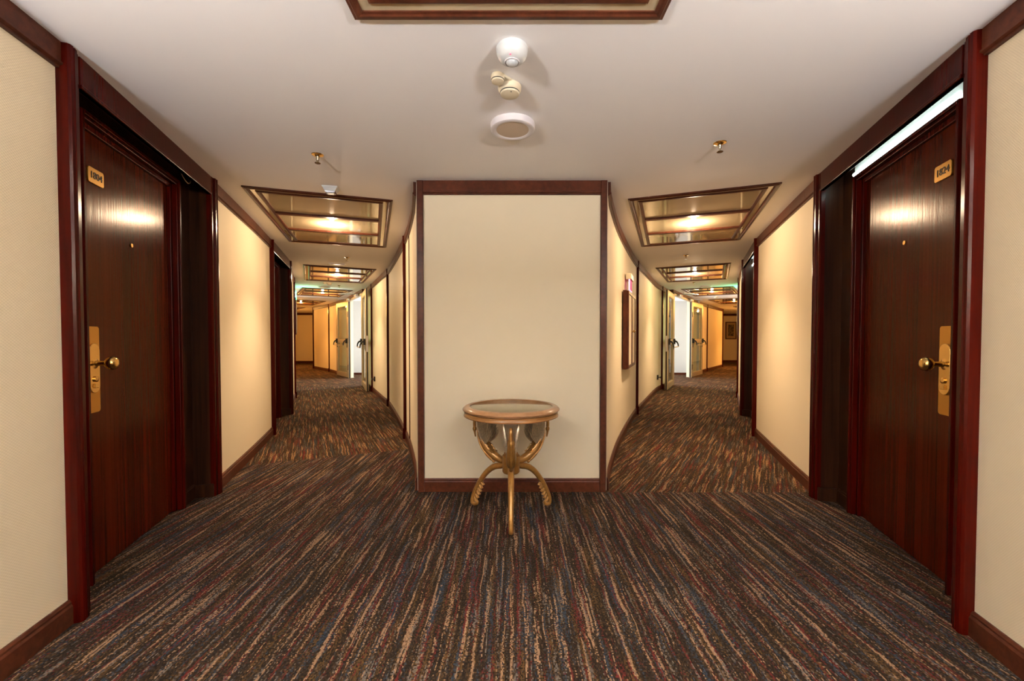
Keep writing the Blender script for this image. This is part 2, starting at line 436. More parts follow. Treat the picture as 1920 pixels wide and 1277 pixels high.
class Frame:
    """u runs along the wall away from the camera, v into the wall"""
    def __init__(s, A, B, sgn):
        s.A = Vector(A); s.d = (Vector(B)-Vector(A)).normalized()
        s.L = (Vector(B)-Vector(A)).length
        s.n = Vector((-s.d.y, s.d.x)) if sgn < 0 else Vector((s.d.y, -s.d.x)); s.sgn = sgn
    def p(s, u, v): q = s.A + s.d*u + s.n*v; return (q.x, q.y)
    def rot(s): return math.atan2(s.d.y, s.d.x)
    def box(s, bm, u0, u1, v0, v1, z0, z1): prism(bm, [s.p(u0, v0), s.p(u1, v0), s.p(u1, v1), s.p(u0, v1)], z0, z1)

# ------------------------------------------------------------------ floor and ceiling
bm = BM()
def fl(pts, mi):
    f = bm.faces.new([bm.verts.new((x, y, 0)) for x, y in pts]); f.material_index = mi
fl([(-5, -3), (5, -3), (5, 3.10), (0, 3.10), (0, 3.15), (-5, 3.15)], 0)
fl([(-3.75, 3.15), (0, 3.15), (0, 4.78)], 0)
fl([(-5, 3.15), (-3.75, 3.15), (0, 4.78), (0, 9.0), (-4.1, 10.1), (-12, 12.2), (-12, 3.15)], 1)
fl([(0, 9.0), (0, 22), (-12, 22), (-12, 12.2), (-4.1, 10.1)], 3)
fl([(0, 3.10), (5, 3.10), (13, 3.10), (13, 12.2), (4.3, 10.3), (0, 9.0)], 2)
fl([(0, 9.0), (4.3, 10.3), (13, 12.2), (13, 22), (0, 22)], 4)
o = struct('floor', bm, [M['carpet0'], M['carpet1'], M['carpet2'], M['carpet3'], M['carpet4']], smooth=False)
bm = BM(); box(bm, (-12.5, -3.1, H), (13.5, 22, H+0.08))
struct('ceiling', bm, M['paint'], smooth=False)

# ------------------------------------------------------------------ walls, skirting and cornice
BASE = [(0, 0), (0.017, 0), (0.017, 0.072), (0.012, 0.080), (0.012, 0.088), (0.006, 0.097), (0, 0.097)]
CROWN = [(0, H), (0.020, H), (0.020, H-0.074), (0.026, H-0.078), (0.026, H-0.086), (0.014, H-0.092), (0.014, H-0.099), (0, H-0.099)]
def wall(name, pts, side, base=True, crown=True, mat=None, z0=0.0):
    """side = side of travel on which the corridor lies"""
    bm = BM(); sweep(bm, pts, [(0, z0), (0, H), (-0.10, H), (-0.10, z0)], side); struct(name, bm, mat or M['paper'])
    if base:
        bm = BM(); sweep(bm, pts, BASE, side); struct('baseboard_'+name[5:], bm, M['brownwood'])
    if crown:
        bm = BM(); sweep(bm, pts, CROWN, side); struct(nm('trim'), bm, M['brownwood'])

def post(fr_pts, i, side, w=0.045, t=0.032, foot=True):
    """upright wood strip on a wall polyline at a point"""
    p, d = fr_pts
    d = Vector(d).normalized(); n = Vector((-d.y, d.x))*side; p = Vector(p)
    def q(u, v): r = p + d*u + n*v; return (r.x, r.y)
    bm = BM(); h = w/2
    prism(bm, [q(-h, -0.01), q(-h, t*0.8), q(-h*0.6, t), q(h*0.6, t), q(h, t*0.8), q(h, -0.01)], 0, H)
    if foot: prism(bm, [q(-h-0.008, -0.01), q(-h-0.008, t+0.01), q(h+0.008, t+0.01), q(h+0.008, -0.01)], 0, 0.12)
    struct(nm('trim'), bm, M['mahog'])

def near_pt(pts, y):
    for a, b in zip(pts, pts[1:]):
        if a[1] <= y <= b[1]:
            t = (y-a[1])/(b[1]-a[1]); return (a[0]+(b[0]-a[0])*t, y), (b[0]-a[0], b[1]-a[1])

cL_in, cR_in = catmull(L_in), catmull(R_in)
cL_in2, cR_in2 = catmull(L_in2), catmull(R_in2)
wall('wall_left_near', catmull(L_near), -1)
wall('wall_right_near', catmull(R_near), 1)
FL1, FR1 = Frame(LA1, LB1, -1), Frame(RA1, RB1, 1)
FL2, FR2 = Frame(LA2, LB2, -1), Frame(RA2, RB2, 1)
for f in (FL1, FR1, FL2, FR2): f.L = 1.50
wall('wall_left_middle', catmull([FL1.p(1.49, 0.018), (-2.30, 3.50), (-2.53, 4.19), FL2.p(0.01, 0.018)]), -1)
wall('wall_right_middle', catmull([FR1.p(1.49, 0.018), (2.31, 3.45), (2.55, 4.15), FR2.p(0.01, 0.018)]), 1)
L_out3 = catmull([FL2.p(1.49, 0.018), (-3.53, 6.83), (-3.80, 7.36), (-4.08, 7.98), (-4.30, 8.4), (-4.95, 9.62), (-5.9, 11.2), (-6.75, 12.6), (-7.75, 14.3), (-9.5, 16.8), (-11.6, 19.3)])
R_out3 = catmull([FR2.p(1.49, 0.018), (3.66, 6.83), (3.97, 7.43), (4.28, 8.05), (4.50, 8.45), (5.13, 9.42), (6.0, 10.85), (7.1, 12.3), (8.2, 13.8), (10.2, 16.4), (12.9, 20.0)])
wall('wall_left_far', L_out3, -1)
wall('wall_right_far', R_out3, 1)
wall('wall_left_inner', cL_in, 1)
wall('wall_right_inner', cR_in, -1)
wall('wall_left_inner_far', cL_in2, 1)
wall('wall_right_inner_far', cR_in2, -1)
wall('wall_left_return', [(-7.36, 15.84), (-8.3, 19.4)], 1)
wall('wall_right_return', [(8.24, 16.72), (9.2, 20.1)], -1)
wall('wall_left_end', [(-8.2, 19.3), (-12.0, 19.3)], 1)
wall('wall_right_end', [(9.1, 20.0), (13.2, 20.0)], -1)
post(((-7.36, 15.84), (-1.2, 1.5)), 0, 1, 0.06)
post(((8.24, 16.72), (1.3, 1.9)), 0, -1, 0.06)
for y in (4.79, 7.06, 9.02): post(near_pt(cL_in, y), 0, 1)
p_, d_ = near_pt(cL_in, 4.37); post((p_, d_), 0, 1, 0.018, 0.008, False)
for y in (6.33, 9.42): post(near_pt(cR_in, y), 0, -1)
post(near_pt(cL_in2, 14.3), 0, 1); post(near_pt(cR_in2, 14.5), 0, -1)
post(near_pt(L_out3, 8.02), 0, -1); post(near_pt(R_out3, 8.08), 0, 1)

# central panel between the two corridors
bm = BM(); box(bm, (-0.66, 3.127, 0), (0.66, 3.22, H)); struct('wall_center', bm, M['paper'], smooth=False)
bm = BM(); sweep(bm, [(-0.645, 3.127), (0.645, 3.127)], BASE, -1); struct('baseboard_center', bm, M['brownwood'])
bm = BM(); sweep(bm, [(-0.645, 3.127), (0.645, 3.127)], CROWN, -1); struct(nm('trim'), bm, M['brownwood'])
for s in (-1, 1):
    bm = BM(); x0, x1 = sorted((s*0.6435, s*0.6885)); box(bm, (x0, 3.100, 0), (x1, 3.24, H)); struct(nm('trim'), bm, M['brownwood'], bevel=0.003)

# wall behind the photographer with an added, unseen window for the back light
bm = BM()
for lo, hi in (((-1.7, -2.95, 0), (1.7, -2.85, 0.55)), ((-1.7, -2.95, 2.15), (1.7, -2.85, H)), ((-1.7, -2.95, 0.55), (-1.2, -2.85, 2.15)), ((1.2, -2.95, 0.55), (1.7, -2.85, 2.15))): box(bm, lo, hi)
struct('wall_back', bm, M['paper'], smooth=False)
bm = BM()
for lo, hi in (((-1.2, -2.90, 0.55), (1.2, -2.84, 0.61)), ((-1.2, -2.90, 2.09), (1.2, -2.84, 2.15)), ((-1.2, -2.90, 0.6), (-1.14, -2.84, 2.1)), ((1.14, -2.90, 0.6), (1.2, -2.84, 2.1)), ((-0.025, -2.90, 0.6), (0.025, -2.84, 2.1))): box(bm, lo, hi)
struct('added_window_1', bm, M['brownwood'], smooth=False)

# ------------------------------------------------------------------ room door recesses
def pilaster(F, u0, direction):
    """stepped upright strip; direction=+1 when the recess lies at larger u"""
    k = direction
    pts = [(0, 0.10), (0, -0.018), (0.006, -0.026), (0.018, -0.028), (0.026, -0.022), (0.030, -0.026), (0.046, -0.024), (0.052, -0.014), (0.075, -0.011), (0.084, -0.004), (0.084, 0.020), (0.0, 0.020)]
    bm = BM(); prism(bm, [F.p(u0+k*u, v) for u, v in pts], 0, H)
    return struct(nm('trim'), bm, M['mahog'])

def recess(F, lit, number, label, plate_label, led_end=None):
    u_in0, u_in1, vP = 0.084, F.L-0.084, 0.125
    led_end = led_end or 1.225
    D0, D1, DT = 0.337, 1.185, 2.11
    side = 'left' if F.sgn < 0 else 'right'
    pilaster(F, 0, 1); pilaster(F, F.L, -1)
    # veneered back panels beside and above the door frame
    bm = BM(); F.box(bm, u_in0-0.01, D0-0.045, vP, vP+0.03, 0, H); F.box(bm, D1+0.045, u_in1+0.01, vP, vP+0.03, 0, H)
    F.box(bm, u_in0-0.01, u_in1+0.01, vP, vP+0.03, DT+0.045, H)
    F.box(bm, u_in0-0.03, u_in0-0.002, 0.020, vP+0.03, 0, H); F.box(bm, u_in1+0.002, u_in1+0.03, 0.020, vP+0.03, 0, H)
    struct('wall_%s_recess' % side, bm, M['recess'], smooth=False)
    bm = BM()
    for a, b in ((u_in0, D0-0.046), (D1+0.046, u_in1)):
        F.box(bm, a, b, vP-0.014, vP, 0, 0.085); F.box(bm, a, b, vP-0.009, vP, 0.085, 0.098)
    for a, b in ((u_in0, u_in0+0.012), (u_in1-0.012, u_in1)): F.box(bm, a, b, 0.0, vP, 0, 0.092)
    struct('baseboard_%s_recess' % side, bm, M['recess'], smooth=False, bevel=0.002)
    # pelmet board under the ceiling
    bm = BM(); F.box(bm, u_in0, u_in1, -0.012, 0.012, H-0.128, H); F.box(bm, u_in0, u_in1, -0.017, 0.014, H-0.128, H-0.112)
    struct(nm('trim'), bm, M['mahog'], smooth=False, bevel=0.003)
    # moulded door frame
    bm = BM()
    for w0, w1, v0 in ((0.046, 0.028, 0.098), (0.030, 0.014, 0.108), (0.016, -0.012, 0.135)):
        F.box(bm, D0-w0, D0-w1, v0, vP+0.05, 0, DT+w0); F.box(bm, D1+w1, D1+w0, v0, vP+0.05, 0, DT+w0)
        F.box(bm, D0-w1, D1+w1, v0, vP+0.05, DT+w1, DT+w0)
    struct(nm('trim'), bm, M['mahog'], smooth=False, bevel=0.003)
    # the door
    dn = nm('door')
    loc = F.p(D1, 0.152)
    t = thing(dn, label, 'door', (loc[0], loc[1], 0), 0, None, 'structure')
    bm = BM(); F.box(bm, D0-0.005, D1+0.005, 0.152, 0.195, 0.008, DT+0.005); obj('door_panel', bm, M['doorwood'], t, smooth=False)
    # lock plate with card reader, knob and cylinder
    def rounded(u0, u1, z0, z1, v0, v1, r):
        pts = []
        for cu, cz, a0 in ((u1-r, z1-r, 0), (u0+r, z1-r, 90), (u0+r, z0+r, 180), (u1-r, z0+r, 270)):
            for k in range(7):
                a = math.radians(a0+k*15); pts.append((cu+r*math.cos(a), cz+r*math.sin(a)))
        bmx = BM(); a = []; b = []
        for u, z in pts:
            x, y = F.p(u, v0); a.append(bmx.verts.new((x, y, z))); x, y = F.p(u, v1); b.append(bmx.verts.new((x, y, z)))
        bmx.faces.new(a); bmx.faces.new(b)
        for i in range(len(a)): bmx.faces.new((a[i], a[(i+1) % len(a)], b[(i+1) % len(a)], b[i]))
        return bmx
    lp = obj('lock_plate', rounded(0.372, 0.466, 0.775, 1.185, 0.147, 0.153, 0.014), M['satinbrass'], t, smooth=False)
    obj('lock_cover', rounded(0.382, 0.454, 0.868, 1.105, 0.139, 0.148, 0.035), M['brass'], lp, bevel=0.002)
    x, y = F.p(0.418, 0.145)
    nn = Vector((-F.n.x, -F.n.y, 0)); rot = nn.to_track_quat('Z', 'Y').to_matrix().to_4x4()
    def turned(prof, u, z, v=0.145):
        bmx = BM(); lathe(bmx, prof, 28); px, py = F.p(u, v)
        bmesh.ops.transform(bmx, matrix=Matrix.Translation((px, py, z)) @ rot, verts=bmx.verts); return bmx
    obj('door_knob', turned([(0, 0), (0.026, 0), (0.026, 0.006), (0.013, 0.010), (0.012, 0.046), (0.020, 0.050), (0.030, 0.060), (0.033, 0.072), (0.029, 0.086), (0.018, 0.094), (0, 0.096)], 0.418, 1.01), M['brass'], t)
    obj('lock_cylinder', turned([(0, 0), (0.014, 0), (0.014, 0.012), (0.009, 0.015), (0, 0.015)], 0.418, 0.935), M['brass'], lp)
    bm = BM(); F.box(bm, 0.404, 0.432, 0.132, 0.140, 0.893, 0.915); obj('card_slot', bm, M['brass'], lp, smooth=False, bevel=0.002)
    obj('peephole', turned([(0, 0), (0.011, 0), (0.011, 0.004), (0.006, 0.005), (0, 0.003)], 0.765, 1.638, 0.152), M['satinbrass'], t)
    if number:
        np_ = obj('number_plate', rounded(0.410, 0.526, 1.868, 1.942, 0.145, 0.153, 0.012), M['satinbrass'], t, smooth=False, bevel=0.0015)
        px, py = F.p(0.468, 0.1445)
        xdir = Vector((F.d.x, F.d.y, 0)) * (1 if F.sgn < 0 else -1)
        mt = Matrix((xdir.to_4d(), Vector((0, 0, 1, 0)), nn.to_4d(), (0, 0, 0, 1))).transposed()
        for i in range(3): mt[3][i] = 0
        mt[3][3] = 1; mt.translation = (px, py, 1.905)
        text_mesh('number_digits', number, 0.046, M['ink'], np_, mt)
    if lit:
        cx_, cy_ = F.p((D0+D1)/2, 0.1)
        t2 = thing('led_strip_light', plate_label, 'light', (cx_, cy_, 2.165))
        bm = BM(); F.box(bm, D0-0.045, led_end+0.005, 0.112, 0.1245, 2.157, 2.262); obj('housing', bm, M['white'], t2, smooth=False)
        a_, b_ = F.p(D0-0.04, 0.106), F.p(led_end, 0.106)
        bm = BM(); tube(bm, [(*a_, 2.168), (*b_, 2.168)], 0.009, 16); obj('diffuser', bm, M['led'], t2)
    return t

recess(FL1, False, '1804', 'dark red-brown wooden room door with brass plate 1804, left foreground', None)
recess(FR1, True, '1824', 'dark brown wooden room door under a lit white strip, right foreground', 'long lit white strip light above the right foreground door')
recess(FL2, False, None, 'dark wooden room door deep in the second recess of the left corridor', None)
recess(FR2, True, None, 'dark wooden room door in the second recess of the right corridor', 'small lit white strip light above the second door of the right corridor', 1.40)

# loose wire hanging behind the left pelmet
pp = []
for u, v, z in ((1.155, 0.085, 2.25), (1.150, 0.070, 2.21), (1.155, 0.058, 2.170), (1.185, 0.050, 2.145), (1.235, 0.052, 2.150), (1.29, 0.06, 2.20), (1.30, 0.07, 2.26)):
    x, y = FL1.p(u, v); pp.append((x, y, z))
q, r = smooth_curve(pp, [0.0028]*7, 6); bm = BM(); tube(bm, q, r, 8)
tag(obj('electric_wire', bm, M['wire']), 'thin pale wire loop hanging above the left foreground door', 'wire')

# ------------------------------------------------------------------ ceiling light panels
def panel_proto():
    t = thing('ceiling_light_panel', 'x', 'ceiling light', (0, 0, H))
    W, Ln = 0.545, 0.955
    def ring(name, w, l, prof):
        bmx = BM(); rings = []
        for sx, sy in ((-1, -1), (1, -1), (1, 1), (-1, 1)):
            rings.append([bmx.verts.new((sx*(w-o), sy*(l-o), H+z)) for o, z in prof])
        k = len(prof)
        for i in range(4):
            a, b = rings[i], rings[(i+1) % 4]
            for j in range(k): bmx.faces.new((a[j], a[(j+1) % k], b[(j+1) % k], b[j]))
        return obj(name, bmx, M['brownwood'], t, smooth=False)
    bm = BM(); box(bm, (-W+0.02, -Ln+0.02, H-0.006), (W-0.02, Ln-0.02, H)); obj('glossy_panel', bm, M['gloss'], t, smooth=False)
    P1 = [(0, 0), (0, -0.009), (0.010, -0.011), (0.014, -0.015), (0.024, -0.016), (0.030, -0.012), (0.040, -0.010), (0.040, 0)]
    ring('outer_frame', W, Ln, P1)
    P2 = [(0, -0.004), (0, -0.010), (0.009, -0.014), (0.025, -0.014), (0.034, -0.010), (0.034, -0.004)]
    ring('inner_frame', W-0.074, Ln-0.074, P2)
    for s in (-1, 1):
        bm = BM(); box(bm, (-W+0.105, s*0.30-0.028, H-0.021), (W-0.105, s*0.30+0.028, H-0.004)); obj('crossbar', bm, M['brownwood'], t, smooth=False, bevel=0.004)
    bm = BM(); lathe(bm, [(0.030, -0.004), (0.046, -0.004), (0.046, -0.010), (0.040, -0.013), (0.032, -0.011), (0.030, -0.008)], 32, (0, 0, H)); lr = obj('lamp_ring', bm, M['white'], t)
    bm = BM(); lathe(bm, [(0, -0.018), (0.012, -0.0172), (0.022, -0.0145), (0.0305, -0.009), (0.0305, -0.006)], 32, (0, 0, H)); obj('lamp_lens', bm, M['lamp'], lr)
    return t
PP = panel_proto()
def lamp_at(x, y, power, col, parent):
    for kind, pw in (('SPOT', power), ('POINT', power*0.17)):     # the beam, and the lens glowing sideways
        d = bpy.data.lights.new('downlight', kind); d.energy = pw; d.color = col; d.shadow_soft_size = 0.022
        if kind == 'SPOT': d.spot_size = math.radians(104); d.spot_blend = 1.0
        o = bpy.data.objects.new('downlight', d); C.objects.link(o); o.location = (x, y, H-(0.055 if kind == 'SPOT' else 0.07))
# x, y, rotation (deg), watts, label
PANELS = [
    (-0.012, 0.585, 0.0, 7, WARM, 'wood framed ceiling light panel overhead, cut by the top edge'),
    (-1.795, 4.280, 18.0, 90, SOFTWARM, 'wood framed ceiling light panel nearest in the left corridor'),
    (1.785, 4.222, -20.0, 90, SOFTWARM, 'wood framed ceiling light panel nearest in the right corridor'),
    (-3.140, 7.700, 25.5, 95, SOFTWARM, 'second wood framed ceiling light panel along the left corridor'),
    (3.221, 7.552, -25.5, 95, SOFTWARM, 'second wood framed ceiling light panel along the right corridor'),
    (-4.735, 10.70, 31.0, 75, (1.0, 0.58, 0.24), 'third ceiling light panel of the left corridor, tinted green by the exit sign'),
    (4.880, 10.44, -32.0, 75, (1.0, 0.58, 0.24), 'third ceiling light panel of the right corridor, tinted green by the exit sign'),
    (-6.72, 13.62, 36.0, 100, (1.0, 0.47, 0.11), 'fourth ceiling light panel of the left corridor, beyond the green sign'),
    (6.80, 13.10, -36.0, 100, (1.0, 0.47, 0.11), 'fourth ceiling light panel of the right corridor, beyond the green sign'),
    (-8.75, 16.35, 40.0, 150, (1.0, 0.47, 0.11), 'farthest ceiling light panel in the dim end of the left corridor'),
    (9.0, 15.75, -41.0, 190, (1.0, 0.47, 0.11), 'farthest ceiling light panel in the dim end of the right corridor'),
]
for i, (x, y, a, wt, col, lab) in enumerate(PANELS):
    if i == 0: t = PP; t.location = (x, y, H); t.rotation_euler = (0, 0, math.radians(a)); t['label'] = lab; t['group'] = 'ceiling light panels'
    else: t = dup(PP, (x, y, H), math.radians(a), lab, 'ceiling light panels')
    lamp_at(x, y, wt, col, t)

# ------------------------------------------------------------------ ceiling devices
t = thing('motion_detector', 'white domed motion detector with red light, nearest on the ceiling', 'detector', (0.0, 1.700, H))
bm = BM(); lathe(bm, [(0, 0), (0.060, 0), (0.062, -0.004), (0.062, -0.012), (0.0605, -0.014), (0.0605, -0.016), (0.0600, -0.024), (0.0565, -0.034), (0.0500, -0.043), (0.0410, -0.050), (0.0290, -0.0555), (0.0150, -0.0585), (0, -0.059)], 48, (0.0, 1.700, H)); obj('housing', bm, M['white'], t)
bm = BM(); ellipsoid(bm, (0.0, 1.700, H-0.050), (0.026, 0.026, 0.018), 24, 14); obj('sensor_lens', bm, M['lens'], t)
bm = BM(); lathe(bm, [(0.027, -0.001), (0.030, 0.0), (0.030, 0.003), (0.026, 0.003)], 32)
bmesh.ops.transform(bm, matrix=Matrix.Translation((0, 1.700, H-0.0575)), verts=bm.verts); obj('lens_bezel', bm, M['lilac'], t)
bm = BM(); ellipsoid(bm, (-0.006, 1.6590, H-0.0505), (0.0028, 0.0028, 0.0028)); tag_ = obj('indicator', bm, M['led_red'], t)

def smoke_proto(loc, label):
    t = thing('smoke_detector', label, 'smoke detector', loc, 0, 'twin smoke detectors')
    X, Y, Z = loc
    a, b = Vector((-0.052, -0.075)), Vector((0, 0))
    # neck plate joining the two heads
    d = (b-a).normalized(); n = Vector((-d.y, d.x)); pts = []
    for k in range(13):
        ang = math.atan2(n.y, n.x) + PI*k/12; pts.append((a.x+0.028*math.cos(ang), a.y+0.028*math.sin(ang)))
    for k in range(13):
        ang = math.atan2(-n.y, -n.x) + PI*k/12; pts.append((b.x+0.044*math.cos(ang), b.y+0.044*math.sin(ang)))
    bm = BM(); prism(bm, [(X+p[0], Y+p[1]) for p in pts], Z-0.012, Z); obj('base_plate', bm, M['ivory'], t, bevel=0.004)
    bm = BM(); lathe(bm, [(0, -0.008), (0.052, -0.008), (0.051, -0.024), (0.046, -0.032), (0.043, -0.0335), (0.043, -0.038), (0.041, -0.044), (0.028, -0.047), (0, -0.048)], 40, loc); hd = obj('detector_head', bm, M['ivory'], t)
    bm = BM(); lathe(bm, [(0.0425, -0.0334), (0.0435, -0.0334), (0.0435, -0.0375), (0.0425, -0.0375)], 40, loc); obj('vent_slot', bm, M['black'], hd)
    c2 = (X-0.052, Y-0.075, Z)
    bm = BM(); lathe(bm, [(0, -0.008), (0.030, -0.008), (0.0295, -0.020), (0.0275, -0.023), (0.0275, -0.026), (0.026, -0.031), (0.015, -0.034), (0, -0.0345)], 32, c2); h2 = obj('sounder', bm, M['ivory'], t)
    bm = BM(); lathe(bm, [(0.0272, -0.0225), (0.0282, -0.0225), (0.0282, -0.0258), (0.0272, -0.0258)], 32, c2); obj('vent_slot', bm, M['black'], h2)
    bm = BM(); ellipsoid(bm, (X+0.006, Y-0.030, Z-0.0468), (0.003, 0.003, 0.0015)); obj('test_hole', bm, M['black'], hd)
    return t
sd = smoke_proto((-0.010, 1.945, H), 'ivory twin smoke detector behind the white motion detector')
dup(sd, (-3.754, 8.80, H), -0.5, 'small ivory twin smoke detector far along the left corridor ceiling')
dup(sd, (5.60, 11.75, H), 0.5, 'small ivory twin smoke detector far along the right corridor ceiling')

def round_light(loc, label):
    t = thing('round_ceiling_light', label, 'ceiling light', loc, 0, 'round ceiling lights')
    bm = BM(); lathe(bm, [(0.086, -0.030), (0.090, -0.033), (0.112, -0.034), (0.117, -0.031), (0.118, -0.026), (0.118, 0.0), (0, 0)], 64, loc); obj('rim', bm, M['lilac'], t)
    bm = BM(); lathe(bm, [(0, -0.031), (0.07, -0.031), (0.087, -0.030), (0.087, -0.02)], 64, loc); obj('diffuser', bm, M['diffuser'], t)
    return t
rl = round_light((0.003, 2.300, H), 'round white ceiling light, switched off, nearest the central wall panel')
dup(rl, (-4.12, 9.40, H), 0, 'round white ceiling light far along the left corridor')
dup(rl, (4.226, 9.33, H), 0, 'round white ceiling light far along the right corridor')

def sprinkler(loc, label):
    t = thing('fire_sprinkler', label, 'sprinkler', loc, 0, 'ceiling sprinklers')
    bm = BM(); lathe(bm, [(0, -0.002), (0.012, -0.010), (0.014, -0.012), (0.018, -0.008), (0.034, -0.003), (0.036, 0.0), (0, 0)], 32, loc); obj('escutcheon', bm, M['brass'], t)
    bm = BM(); lathe(bm, [(0, -0.008), (0.010, -0.010), (0.009, -0.020), (0.006, -0.024), (0.0045, -0.046), (0.006, -0.050), (0, -0.051)], 16, loc)
    for s in (-1, 1): tube(bm, [(loc[0]+s*0.009, loc[1], loc[2]-0.012), (loc[0]+s*0.0095, loc[1], loc[2]-0.028), (loc[0]+s*0.002, loc[1], loc[2]-0.048)], 0.0018, 6)
    obj('stem', bm, M['chrome'], t)
    bm = BM()
    lathe(bm, [(0, -0.050), (0.017, -0.050), (0.018, -0.0515), (0.017, -0.053), (0, -0.053)], 24, loc); obj('deflector', bm, M['chrome'], t)
    return t
sp = sprinkler((-1.207, 2.675, H), 'brass ceiling sprinkler at the mouth of the left corridor')
for loc, lab in (((1.213, 2.515), 'brass ceiling sprinkler at the mouth of the right corridor'),
                 ((-2.329, 6.05), 'brass ceiling sprinkler between first and second panels of the left corridor'),
                 ((2.393, 5.90), 'brass ceiling sprinkler between first and second panels of the right corridor'),
                 ((-3.737, 9.25), 'tiny sprinkler between second and third panels of the left corridor'),
                 ((3.708, 8.74), 'tiny sprinkler between second and third panels of the right corridor')):
    dup(sp, (*loc, H), 0.3, lab)

# tapered white alarm box in front of the left light panel
loc = (-1.372, 3.255, H)
t = thing('alarm_box', 'small tapered white box with dark red window, before the left ceiling panel', 'alarm', loc, math.radians(12))
def frustum(bm, x0, y0, z0, x1, y1, z1):
    a = [bm.verts.new((sx*x0, sy*y0, z0)) for sx, sy in ((-1, -1), (1, -1), (1, 1), (-1, 1))]
    b = [bm.verts.new((sx*x1, sy*y1, z1)) for sx, sy in ((-1, -1), (1, -1), (1, 1), (-1, 1))]
    bm.faces.new(a); bm.faces.new(b)
    for i in range(4): bm.faces.new((a[i], a[(i+1) % 4], b[(i+1) % 4], b[i]))
mt = Matrix.Translation(loc) @ Matrix.Rotation(math.radians(12), 4, 'Z')
for nme, dims, mm in (('base', (0.056, 0.050, 0, 0.052, 0.046, -0.010), 'white'), ('housing', (0.050, 0.044, -0.010, 0.036, 0.032, -0.034), 'white'), ('red_window', (0.036, 0.032, -0.034, 0.034, 0.030, -0.042), 'dark_red'), ('tip', (0.028, 0.024, -0.042, 0.022, 0.018, -0.048), 'white')):
    bm = BM(); frustum(bm, *dims); bmesh.ops.transform(bm, matrix=mt, verts=bm.verts); obj(nme, bm, M[mm], t, smooth=False)
# flat emergency light on the left corridor ceiling
loc = (-2.66, 6.52, H)
t = thing('emergency_light', 'flat white emergency light before the second left ceiling panel', 'light', loc, math.radians(20))
mt = Matrix.Translation(loc) @ Matrix.Rotation(math.radians(20), 4, 'Z')
bm = BM(); frustum(bm, 0.125, 0.05, 0, 0.118, 0.045, -0.012); bmesh.ops.transform(bm, matrix=mt, verts=bm.verts); obj('base', bm, M['paint'], t, smooth=False)
bm = BM(); frustum(bm, 0.108, 0.036, -0.012, 0.098, 0.028, -0.022); bmesh.ops.transform(bm, matrix=mt, verts=bm.verts); obj('cover', bm, M['lilac'], t, smooth=False)

# ------------------------------------------------------------------ exit signs
def exit_sign(p, wall_dir, sgn, label):
    d = Vector(wall_dir).normalized(); n = Vector((d.y, -d.x)) if sgn < 0 else Vector((-d.y, d.x))   # into the corridor
    rz = math.atan2(n.y, n.x)
    t = thing('exit_sign', label, 'exit sign', (p[0], p[1], 1.98), rz, 'green exit signs')
    mt = Matrix.Translation((p[0], p[1], 1.98)) @ Matrix.Rotation(rz, 4, 'Z')
    def bx(nme, lo, hi, mm):
        bmx = BM(); box(bmx, lo, hi); bmesh.ops.transform(bmx, matrix=mt, verts=bmx.verts); return obj(nme, bmx, M[mm], t, smooth=False, bevel=0.002)
    bx('wall_bracket', (0.001, -0.04, 0.165), (0.085, 0.04, 0.205), 'white')
    pn = bx('sign_panel', (0.055, -0.15, -0.02), (0.075, 0.15, 0.165), 'exitgreen')
    # running figure beside a door
    bmx = BM(); x = 0.0765
    for q in (((x, 0.03, 0.01), (x, 0.035, 0.065), (x, 0.02, 0.10)), ((x, 0.035, 0.06), (x, 0.0, 0.04), (x, -0.005, 0.005)), ((x, 0.02, 0.095), (x, 0.055, 0.075)), ((x, 0.02, 0.095), (x, -0.005, 0.08), (x, -0.015, 0.095))): tube(bmx, q, 0.007, 8, 0.25, (1, 0, 0))
    ellipsoid(bmx, (x, 0.017, 0.118), (0.002, 0.011, 0.011)); box(bmx, (x-0.001, 0.075, 0.005), (x+0.001, 0.115, 0.13))
    bmesh.ops.transform(bmx, matrix=mt, verts=bmx.verts); obj('pictogram', bmx, M['exitwhite'], pn)
    return t
pL, dL = near_pt(L_out3, 9.45); pR, dR = near_pt(R_out3, 9.30)
exit_sign(pL, dL, -1, 'lit green exit sign on the outer wall of the left corridor')
exit_sign(pR, dR, 1, 'lit green exit sign on the outer wall of the right corridor')

# dark red wall boxes seen edge on beyond the third uprights
for pts, y, sd_, lab in ((L_out3, 8.55, -1, 'dark red wooden box on the outer wall past the left corridor bend'), (R_out3, 8.60, 1, 'dark red wooden box on the outer wall past the right corridor bend')):
    p, d = near_pt(pts, y); d = Vector(d).normalized(); n = Vector((-d.y, d.x))*sd_; p = Vector(p)
    t = thing('wall_cabinet', lab, 'cabinet', (p.x, p.y, 1.2))
    def q(u, v): r = p+d*u+n*v; return (r.x, r.y)
    bm = BM(); prism(bm, [q(0, 0.001), q(0.7, 0.001), q(0.7, 0.055), q(0, 0.055)], 1.2, 1.95); obj('case', bm, M['mahog'], t, smooth=False, bevel=0.004)
    bm = BM(); prism(bm, [q(0.05, 0.055), q(0.65, 0.055), q(0.65, 0.067), q(0.05, 0.067)], 1.25, 1.90); obj('door', bm, M['paper'], t, smooth=False)

